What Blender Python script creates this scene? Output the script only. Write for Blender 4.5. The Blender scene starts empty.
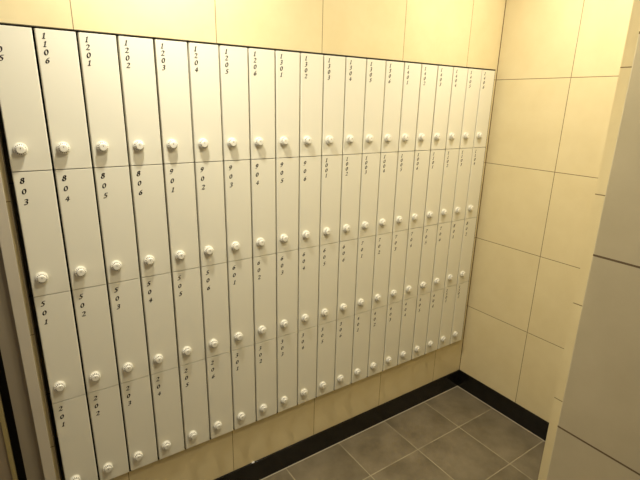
import bpy, bmesh, math, random
from mathutils import Vector, Matrix, Euler
random.seed(4)
S = bpy.context.scene
C = S.collection
R = math.radians

# ------------------------------------------------------------ camera
cam_d = bpy.data.cameras.new('camera')
cam = bpy.data.objects.new('camera', cam_d); C.objects.link(cam)
cam_d.sensor_width = 36.0
cam_d.lens = 453.55 / 640 * 36.0
cam_d.clip_start = 0.02
cam.location = (-2.0269, -1.46978, 1.59733)
cam.rotation_euler = Euler((1.2777, -0.0222, -0.5933), 'XYZ')
S.camera = cam

# ------------------------------------------------------------ world, exposure, lamps
w = bpy.data.worlds.new('world'); S.world = w; w.use_nodes = True
w.node_tree.nodes['Background'].inputs[0].default_value = (1.0, 0.86, 0.62, 1)
w.node_tree.nodes['Background'].inputs[1].default_value = 0.02
S.view_settings.view_transform = 'Standard'
S.view_settings.look = 'None'
S.view_settings.gamma = 1.0
S.view_settings.use_curve_mapping = False
S.view_settings.exposure = 0.0

def lamp(name, loc, power, size, col, spread=180, aim=None):
    d = bpy.data.lights.new(name, 'AREA'); d.shape = 'DISK'; d.size = size
    d.energy = power; d.color = col; d.spread = R(spread)
    o = bpy.data.objects.new(name, d); C.objects.link(o); o.location = loc
    if aim is not None:
        o.rotation_euler = (Vector(aim) - Vector(loc)).to_track_quat('-Z', 'Y').to_euler()
    return o
WARM = (1.0, 0.945, 0.80)
lamp('ceiling_downlight_left', (-1.62, -0.28, 2.385), 12.8, 0.08, WARM, 150)
lamp('ceiling_downlight_corner', (-0.425, -0.47, 2.385), 9.5, 0.12, WARM, 165)
lamp('ceiling_downlight_middle', (-1.34, -0.93, 2.385), 9.8, 0.20, (1.0, 0.915, 0.69), 160)
lamp('cool_fill_left', (-3.15, -1.25, 1.95), 2.6, 0.45, (0.80, 0.80, 1.0), 180, aim=(-1.1, -1.1, 1.3))  # added cool fill for the left door bevels and the pier, source unseen

# ------------------------------------------------------------ materials
def mat(name, col, rough=0.5, spec=0.5, noise=None, bump=None, metal=0.0):
    m = bpy.data.materials.new(name); m.use_nodes = True
    nt = m.node_tree; b = nt.nodes['Principled BSDF']
    b.inputs['Base Color'].default_value = (*col, 1); b.inputs['Roughness'].default_value = rough
    b.inputs['Specular IOR Level'].default_value = spec; b.inputs['Metallic'].default_value = metal
    if noise:
        scale, amt, stretch = noise
        tc = nt.nodes.new('ShaderNodeTexCoord'); mp = nt.nodes.new('ShaderNodeMapping')
        mp.inputs['Scale'].default_value = stretch
        n = nt.nodes.new('ShaderNodeTexNoise'); n.inputs['Scale'].default_value = scale; n.inputs['Detail'].default_value = 6
        r = nt.nodes.new('ShaderNodeValToRGB')
        r.color_ramp.elements[0].position = .3; r.color_ramp.elements[1].position = .7
        r.color_ramp.elements[0].color = (*[c * (1 - amt) for c in col], 1)
        r.color_ramp.elements[1].color = (*[min(1, c * (1 + amt)) for c in col], 1)
        nt.links.new(tc.outputs['Object'], mp.inputs[0]); nt.links.new(mp.outputs[0], n.inputs['Vector'])
        nt.links.new(n.outputs['Fac'], r.inputs[0]); nt.links.new(r.outputs[0], b.inputs['Base Color'])
        if bump:
            bp = nt.nodes.new('ShaderNodeBump'); bp.inputs['Strength'].default_value = bump; bp.inputs['Distance'].default_value = .002
            nt.links.new(n.outputs['Fac'], bp.inputs['Height']); nt.links.new(bp.outputs[0], b.inputs['Normal'])
    return m

def tile_mat(name, col, col2, grout, axes, offs, pitch, gw, rough, nscale, extra=None, spec=0.5, groutmix=0.0):
    """square tiles in world space; axes = two of 'XYZ', offs = joint position on each; extra = joint at a single coordinate"""
    m = bpy.data.materials.new(name); m.use_nodes = True
    nt = m.node_tree; L = nt.links; b = nt.nodes['Principled BSDF']
    g = nt.nodes.new('ShaderNodeNewGeometry')
    sp = nt.nodes.new('ShaderNodeSeparateXYZ'); L.new(g.outputs['Position'], sp.inputs[0])
    def math_(op, a, c=None):
        n = nt.nodes.new('ShaderNodeMath'); n.operation = op
        for i, v in enumerate((a, c)):
            if v is None: continue
            if isinstance(v, (int, float)): n.inputs[i].default_value = v
            else: L.new(v, n.inputs[i])
        return n.outputs[0]
    masks = []; cells = []
    for ax, off in zip(axes, offs):
        v = math_('SUBTRACT', sp.outputs[ax], off - pitch * 50)
        mo = math_('MODULO', v, pitch)
        dd = math_('MINIMUM', mo, math_('SUBTRACT', pitch, mo))
        masks.append(math_('LESS_THAN', dd, gw / 2))
        cells.append(math_('FLOOR', math_('DIVIDE', v, pitch)))
    if extra:
        for ax, pos in extra:
            masks.append(math_('LESS_THAN', math_('ABSOLUTE', math_('SUBTRACT', sp.outputs[ax], pos)), gw))
    if 'Z' in axes:                   # the lowest joint is covered by the baseboard
        k = axes.index('Z'); masks[k] = math_('MULTIPLY', masks[k], math_('GREATER_THAN', sp.outputs['Z'], .25))
    msk = masks[0]
    for k in masks[1:]: msk = math_('MAXIMUM', msk, k)
    n = nt.nodes.new('ShaderNodeTexNoise'); n.inputs['Scale'].default_value = nscale; n.inputs['Detail'].default_value = 8
    n.inputs['Roughness'].default_value = .6
    # every tile has its own cut of the pattern
    cv = nt.nodes.new('ShaderNodeCombineXYZ'); L.new(cells[0], cv.inputs[0]); L.new(cells[1], cv.inputs[1])
    wn = nt.nodes.new('ShaderNodeTexWhiteNoise'); L.new(cv.outputs[0], wn.inputs['Vector'])
    va = nt.nodes.new('ShaderNodeVectorMath'); va.operation = 'MULTIPLY_ADD'
    L.new(wn.outputs['Color'], va.inputs[0]); va.inputs[1].default_value = (7, 7, 7); L.new(g.outputs['Position'], va.inputs[2])
    L.new(va.outputs[0], n.inputs['Vector'])
    r = nt.nodes.new('ShaderNodeValToRGB'); r.color_ramp.elements[0].position = .32; r.color_ramp.elements[1].position = .7
    r.color_ramp.elements[0].color = (*col, 1); r.color_ramp.elements[1].color = (*col2, 1)
    L.new(n.outputs['Fac'], r.inputs[0])
    mx = nt.nodes.new('ShaderNodeMix'); mx.data_type = 'RGBA'
    if groutmix:
        n2 = nt.nodes.new('ShaderNodeTexNoise'); n2.inputs['Scale'].default_value = 9; L.new(g.outputs['Position'], n2.inputs['Vector'])
        rr = nt.nodes.new('ShaderNodeMapRange'); rr.inputs[1].default_value = .35; rr.inputs[2].default_value = .65
        rr.inputs[3].default_value = 1 - groutmix; rr.inputs[4].default_value = 1
        L.new(n2.outputs['Fac'], rr.inputs[0])
        L.new(math_('MULTIPLY', msk, rr.outputs[0]), mx.inputs['Factor'])
    else:
        L.new(msk, mx.inputs['Factor'])
    L.new(r.outputs[0], mx.inputs['A']); mx.inputs['B'].default_value = (*grout, 1)
    L.new(mx.outputs['Result'], b.inputs['Base Color'])
    ro = nt.nodes.new('ShaderNodeMapRange'); ro.inputs[3].default_value = rough; ro.inputs[4].default_value = .8
    L.new(msk, ro.inputs[0]); L.new(ro.outputs[0], b.inputs['Roughness'])
    b.inputs['Specular IOR Level'].default_value = spec
    h = math_('SUBTRACT', math_('MULTIPLY', n.outputs['Fac'], .12), msk)
    bp = nt.nodes.new('ShaderNodeBump'); bp.inputs['Strength'].default_value = .4; bp.inputs['Distance'].default_value = .0012
    L.new(h, bp.inputs['Height']); L.new(bp.outputs[0], b.inputs['Normal'])
    return m

ZJ = 1.7251   # height of one horizontal wall joint; the joints are 0.402 m apart
TA, TB, TG = (0.69, 0.58, 0.335), (0.73, 0.625, 0.375), (0.20, 0.135, 0.062)
m_wall_lock = tile_mat('beige_tile_locker_wall', TA, TB, TG, 'XZ', (-0.2275, ZJ), .4022, .0024, .2, 9, extra=[('X', 0.0)])
m_wall_far = tile_mat('beige_tile_far_wall', TA, TB, TG, 'YZ', (-0.3686, ZJ), .4022, .0029, .28, 9, extra=[('Y', 0.0)])
m_wall_part = tile_mat('beige_tile_partition', TA, TB, TG, 'YZ', (-0.95, ZJ), .4022, .0034, .30, 9)
m_wall_pier = tile_mat('beige_tile_pier_shaded', (0.50, 0.43, 0.275), (0.55, 0.475, 0.31), (0.13, 0.085, 0.04), 'YZ', (-1.062, ZJ), .4022, .0042, .30, 9)  # beige wall tile darkened and greyed: the pier's shade is in the colour
m_floor = tile_mat('brown_grey_floor_tile', (0.115, 0.092, 0.055), (0.205, 0.168, 0.106), (0.34, 0.29, 0.18), 'XY', (-0.2920, -0.2526), .2984, .0046, .33, 7, groutmix=.55)
m_base = mat('black_polished_stone', (0.008, 0.007, 0.006), .22, .4, noise=(30, .6, (1, 1, 1)))
m_caulk = mat('pale_floor_grout', (0.42, 0.37, 0.27), .8, .2)
m_ceil = mat('ceiling_paint', (0.78, 0.74, 0.64), .9, .2)
m_plain = mat('plain_wall_paint', (0.60, 0.52, 0.37), .8, .2)
m_door = mat('off_white_laminate', (0.765, 0.735, 0.605), .36, .45, noise=(3.0, .02, (1, 1, .25)))
m_body = mat('dark_brown_carcass', (0.035, 0.026, 0.016), .7, .2)
m_frame = mat('dark_olive_metal_edge', (0.05, 0.038, 0.018), .55, .3)
m_knob = mat('white_plastic', (0.80, 0.77, 0.66), .3, .5)
m_tick = mat('grey_dial_marks', (0.10, 0.085, 0.055), .6, .3)
m_ink = mat('black_ink', (0.012, 0.009, 0.008), .5, .3)
m_white_metal = mat('pale_grey_painted_steel', (0.52, 0.47, 0.37), .4, .5)
m_grey_metal = mat('grey_painted_steel', (0.27, 0.23, 0.165), .5, .4)
m_black = mat('black_rubber', (0.008, 0.007, 0.007), .7, .2)
m_gold = mat('yellowish_edge_strip', (0.30, 0.24, 0.10), .5, .4)
m_leaf = mat('brown_grey_door_leaf', (0.25, 0.20, 0.135), .5, .4)
m_chip = mat('white_chip', (0.85, 0.83, 0.78), .6, .3)

# ------------------------------------------------------------ mesh helpers
def box(bm, x0, x1, y0, y1, z0, z1, mi=0):
    vs = [bm.verts.new(p) for p in ((x0, y0, z0), (x1, y0, z0), (x1, y1, z0), (x0, y1, z0), (x0, y0, z1), (x1, y0, z1), (x1, y1, z1), (x0, y1, z1))]
    fs = []
    for q in ((0, 3, 2, 1), (4, 5, 6, 7), (0, 1, 5, 4), (1, 2, 6, 5), (2, 3, 7, 6), (3, 0, 4, 7)):
        f = bm.faces.new([vs[i] for i in q]); f.material_index = mi; fs.append(f)
    return vs, fs

def obj(name, bm, mats, parent=None, kind=None, smooth=False, bevel=0, segs=2):
    if bevel:
        bmesh.ops.bevel(bm, geom=bm.edges[:], offset=bevel, segments=segs, profile=.5, affect='EDGES')
    me = bpy.data.meshes.new(name); bm.to_mesh(me); bm.free()
    for m in (mats if isinstance(mats, (list, tuple)) else [mats]): me.materials.append(m)
    for p in me.polygons: p.use_smooth = smooth
    if smooth:
        me.set_sharp_from_angle(angle=R(35))
    o = bpy.data.objects.new(name, me); C.objects.link(o)
    if parent: o.parent = parent
    if kind: o['kind'] = kind
    return o

def boxes(name, lst, mats, parent=None, kind=None, bevel=0):
    bm = bmesh.new()
    for b in lst: box(bm, *b)
    return obj(name, bm, mats, parent, kind, bevel=bevel)

# ------------------------------------------------------------ room shell
H = 2.40
Z0, ZB = 1.7652, 0.1067            # top of the lockers, top of the baseboard
Z4 = Z0 - 1.4466                    # bottom of the lockers
XR = -0.0313                        # right edge of the locker bank
XL = XR - 2.0                       # left edge
hx0, hx1, hz0, hz1 = XL - 0.0107, XR + .004, Z4 - .0020, Z0 + .0058
DX0, DX1, DH = -2.95, -2.0833, 2.10  # doorway in the locker wall, left of the lockers
D = .34
boxes('floor', [(-3.4, .1, -2.8, .5, -.1, 0)], m_floor, kind='structure')
boxes('ceiling', [(-3.4, .1, -2.8, .5, H, H + .1)], m_ceil, kind='structure')
boxes('wall_lockers', [
    (hx0, hx1, 0, D, hz1, H), (hx0, hx1, 0, D, 0, hz0),
    (hx1, 0, 0, D, 0, H), (DX1, hx0, 0, D, 0, H),
    (DX0, DX1, 0, D, DH, H), (-3.3, DX0, 0, D, 0, H), (hx0, hx1, D - .02, D, hz0, hz1)], m_wall_lock, kind='structure')
boxes('wall_far', [(0, .1, -2.6, D, 0, H)], m_wall_far, kind='structure')
boxes('wall_partition', [(-0.400, -0.0005, -1.05, -0.7366, 0, H)], m_wall_part, kind='structure')
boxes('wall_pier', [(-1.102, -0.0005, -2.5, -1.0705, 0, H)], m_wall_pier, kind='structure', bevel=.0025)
boxes('wall_left', [(-3.4, -3.3, -2.6, D, 0, H)], m_plain, kind='structure')
boxes('wall_back', [(-3.4, .1, -2.7, -2.6, 0, H)], m_plain, kind='structure')
# baseboards
boxes('baseboard_lockers', [(DX1 + .0305, -.0085, -.008, -.0002, 0.0002, ZB)], m_base, kind='structure', bevel=.0012)
boxes('baseboard_far', [(-.008, -.0002, -.7361, -.0002, 0.0002, ZB)], m_base, kind='structure', bevel=.0012)
boxes('trim_1', [(DX1 + .03, -.011, -.0122, -.0082, .0001, .0016)], m_caulk, kind='structure')
boxes('trim_2', [(-.0122, -.0082, -.7361, -.0085, .0001, .0016)], m_caulk, kind='structure')
# dark metal edge the lockers sit in
t = .0025
boxes('trim_3', [
    (hx0 + .0004, hx1 - .0004, -.0105, .03, hz1 - t, hz1 - .0003), (hx0 + .0004, hx1 - .0004, -.0105, .03, hz0 + .0002, hz0 + .0012),
    (hx0 + .0004, hx0 + t, -.0105, .03, hz0 + .0013, hz1 - t), (hx1 - t, hx1 - .0004, -.0105, .03, hz0 + .0013, hz1 - t)], m_frame, kind='structure')
# door and its steel frame left of the lockers
dr = boxes('door_1', [(DX0 + .031, -2.1650, .012, .052, .006, DH - .021)], m_leaf, kind='structure')
boxes('door_frame', [(-2.0832, -2.0531, -.010, .09, 0.0002, DH + .03), (DX0 - .03, DX0 + .03, -.010, .09, 0.0002, DH + .03),
                     (DX0 + .03, -2.0832, -.010, .09, DH - .02, DH + .03)], m_white_metal, dr, bevel=.0015)
boxes('door_stop', [(-2.1295, -2.0834, .004, .09, 0.0002, DH - .021)], m_grey_metal, dr)
boxes('gasket', [(-2.1532, -2.1297, .030, .09, 0.0002, DH - .021)], m_black, dr)
boxes('edge_strip', [(-2.1648, -2.1534, .008, .052, .006, DH - .022)], m_gold, dr)

# ------------------------------------------------------------ lockers
DP = .1; RP = 1.4466 / 4
GX, GZ = .0056, .0024
DW, DHH = DP - GX, RP - GZ
DY0, DY1 = -.015, .003

# pen-drawn digits: a broad nib held at an angle, swept along a centre line (unit square, 0..1 high)
NIB = Vector((.115, .07)); THIN = Vector((.03, -.02))
def arc(cx, cy, rx, ry, a0, a1, n=14):
    return [(cx + rx * math.cos(R(a0 + (a1 - a0) * i / n)), cy + ry * math.sin(R(a0 + (a1 - a0) * i / n))) for i in range(n + 1)]
GL = {
    '0': [arc(.32, .48, .25, .43, 60, 420, 24)],
    '1': [[(.20, .80), (.36, .93), (.30, .50), (.26, .05)], [(.10, .045), (.44, .045)]],
    '2': [arc(.30, .70, .22, .24, 160, -20, 12) + [(.40, .45), (.08, .06)], [(.08, .07), (.30, .10), (.56, .05), (.60, .15)]],
    '3': [arc(.30, .74, .20, .20, 150, -60, 10) + [(.22, .52)], [(.22, .53)] + arc(.26, .28, .25, .26, 70, -130, 12)],
    '4': [[(.42, .92), (.06, .34)], [(.05, .34), (.62, .32)], [(.47, .72), (.38, .02)]],
    '5': [[(.60, .92), (.26, .90)], [(.26, .90), (.19, .56)], [(.19, .55)] + arc(.24, .30, .27, .27, 75, -130, 12)],
    '6': [[(.54, .93), (.28, .74), (.11, .42)] + arc(.32, .29, .22, .25, 180, 360, 10) + arc(.32, .29, .22, .25, 0, 150, 8)],
    '7': [[(.12, .74), (.18, .90), (.60, .90)], [(.60, .90), (.36, .46), (.22, .02)]],
    '8': [arc(.34, .73, .18, .20, 0, 360, 16), arc(.31, .27, .23, .26, 0, 360, 18)],
    '9': [arc(.32, .68, .22, .25, -30, -330, 16), [(.55, .74), (.46, .34), (.24, .04), (.08, .03)]],
}
def hull(pts):
    pts = sorted(set((round(p[0], 6), round(p[1], 6)) for p in pts))
    def half(ps):
        o = []
        for p in ps:
            while len(o) > 1 and (o[-1][0] - o[-2][0]) * (p[1] - o[-2][1]) - (o[-1][1] - o[-2][1]) * (p[0] - o[-2][0]) <= 1e-9: o.pop()
            o.append(p)
        return o
    return half(pts)[:-1] + half(pts[::-1])[:-1]
def number_mesh(txt):
    bm = bmesh.new(); k = 0
    h, pitch, top = (.0148, .0199, .0085) if len(txt) == 4 else (.0160, .0293, .0148)
    for i, ch in enumerate(txt):
        sc = h
        if ch in '0' and len(txt) == 3: sc = h * .95
        x0 = .0138 + (.0005 * i if len(txt) == 3 else 0); z0 = DHH - top - h - i * pitch
        for st in GL[ch]:
            pen = [NIB, -NIB, Vector((-.03, .045)), Vector((.03, -.045))]
            for a, b in zip(st, st[1:]):
                hp = hull([(p[0] + q.x, p[1] + q.y) for p in (a, b) for q in pen])
                if len(hp) < 3: continue
                k += 1
                y = DY0 - .00025 - (k % 7) * .00001
                bm.faces.new([bm.verts.new((x0 + (p[0] + .16 * p[1]) * sc, y, z0 + p[1] * sc)) for p in hp])
    return bm

def locker_body():
    bm = bmesh.new(); s = .002; y0, y1 = .0045, .30; x1, z1 = DW - .0, DHH
    x0 = 0; z0 = 0
    box(bm, x0, x0 + s, y0, y1, z0, z1); box(bm, x1 - s, x1, y0, y1, z0, z1)
    box(bm, x0 + s, x1 - s, y0, y1, z0, z0 + s); box(bm, x0 + s, x1 - s, y0, y1, z1 - s, z1)
    box(bm, x0 + s, x1 - s, y1 - s, y1, z0 + s, z1 - s)
    return bm

def knob_mesh():
    """round dial: flange, scalloped grip with a dark mark in each notch, raised centre cap with a pointer"""
    bm = bmesh.new(); N = 96; L = 16
    cx, cz = .0278, .0572
    def ring(r, y, scal=0):
        vs = []
        for i in range(N):
            a = 2 * math.pi * i / N
            ph = (i % (N // L)) / (N // L)
            rr = r * (1 - scal * (1 if i % (N // L) in (0, 1, 2) else 0))
            vs.append(bm.verts.new((cx + rr * math.cos(a), y, cz + rr * math.sin(a))))
        return vs
    prof = [(.0168, DY0 - .0001, 0), (.0168, DY0 - .0012, 0), (.0162, DY0 - .0020, 0), (.0142, DY0 - .0024, 0),
            (.0140, DY0 - .0050, 0), (.0152, DY0 - .0062, .09), (.0154, DY0 - .0104, .11), (.0148, DY0 - .0118, .10),
            (.0110, DY0 - .0130, 0), (.0105, DY0 - .0136, 0), (.0100, DY0 - .0154, 0), (.0092, DY0 - .0161, 0), (.004, DY0 - .0164, 0)]
    rings = [ring(*p) for p in prof]
    for k, (a, b) in enumerate(zip(rings, rings[1:])):
        for i in range(N):
            f = bm.faces.new([a[i], a[(i + 1) % N], b[(i + 1) % N], b[i]])
            if 5 <= k <= 7 and i % (N // L) in (0, 1): f.material_index = 1
    bm.faces.new(rings[-1])
    # pointer mark on the cap
    for f in bm.faces: pass
    box(bm, cx - .0006, cx + .0006, DY0 - .0168, DY0 - .0163, cz + .001, cz + .0055, 1)
    bmesh.ops.recalc_face_normals(bm, faces=bm.faces[:])
    return bm

floors = []
def seq(first, n=6): return [str(first * 100 + i) for i in range(1, n + 1)]
ROWS = [['1105', '1106'] + seq(12) + seq(13) + seq(14),
        ['803', '804', '805', '806'] + seq(9) + seq(10) + ['1101', '1102', '1103', '1104'],
        seq(5) + seq(6) + seq(7) + ['801', '802'],
        seq(2) + seq(3) + seq(4) + ['1501', '1502']]
ROWNAME = ['top row', 'second row from the top', 'third row from the top', 'bottom row']
ORD = ['first', 'second', 'third', 'fourth', 'fifth', 'sixth', 'seventh', 'eighth', 'ninth', 'tenth']
GROUP = ['lockers in the top row', 'lockers in the second row', 'lockers in the third row', 'lockers in the bottom row']

proto = None
for r in range(4):
    for c in range(20):
        num = ROWS[r][c]
        x = XL + c * DP + GX / 2; z = Z0 - (r + 1) * RP + GZ / 2
        if proto is None:
            root = bpy.data.objects.new('locker', None); C.objects.link(root); root.empty_display_size = .05
            body = obj('locker_body', locker_body(), m_body, root)
            bm = bmesh.new(); box(bm, 0, DW, DY0, DY1, 0, DHH)
            fe = [e for e in bm.edges if all(abs(v.co.y - DY0) < 1e-6 for v in e.verts)]
            fv = [e for e in fe if abs(e.verts[0].co.x - e.verts[1].co.x) < 1e-6]
            bmesh.ops.bevel(bm, geom=fv, offset=.0030, segments=4, profile=.5, affect='EDGES')
            fh = [e for e in bm.edges if all(abs(v.co.y - DY0) < 1e-6 for v in e.verts) and abs(e.verts[0].co.z - e.verts[1].co.z) < 1e-6]
            bmesh.ops.bevel(bm, geom=fh, offset=.0012, segments=2, profile=.5, affect='EDGES')
            door = obj('door', bm, m_door, root)
            knob = obj('knob', knob_mesh(), [m_knob, m_tick], door, smooth=True)
            proto = (root, body, door, knob)
            body, door, knob = proto[1:]
        else:
            root = proto[0].copy(); C.objects.link(root)
            body = proto[1].copy(); C.objects.link(body); body.parent = root
            door = proto[2].copy(); C.objects.link(door); door.parent = root
            knob = proto[3].copy(); C.objects.link(knob); knob.parent = door
        root.location = (x, 0, z)
        knob.location.z = .0008 if r == 0 else -.0022
        nb = obj('locker_number', number_mesh(num), m_ink, door)
        nb['label'] = 'black italic number %s written downwards' % num
        if c < 10: where = '%s from the left end' % ORD[c]
        elif c == 19: where = 'last before the corner'
        else: where = '%s from the corner' % ORD[19 - c]
        root['label'] = 'off-white locker numbered %s, %s, %s' % (num, ROWNAME[r], where)
        root['category'] = 'locker'
        root['group'] = GROUP[r]

# ------------------------------------------------------------ small white chip on the baseboard
bm = bmesh.new()
pts = [(-.008, 0), (-.004, .0022), (.003, .003), (.008, .001), (.006, -.002), (-.003, -.0025)]
lo = [bm.verts.new((p[0], -.0045 + p[1], ZB)) for p in pts]
hi = [bm.verts.new((p[0] * .7, -.0045 + p[1] * .7, ZB + .004)) for p in pts]
bm.faces.new(lo[::-1]); bm.faces.new(hi)
for i in range(6): bm.faces.new([lo[i], lo[(i + 1) % 6], hi[(i + 1) % 6], hi[i]])
o = obj('plaster_chip', bm, m_chip)
o.location = (-1.347, 0, 0)
o['label'] = 'tiny white chip lying on the top edge of the black baseboard'; o['category'] = 'chip'
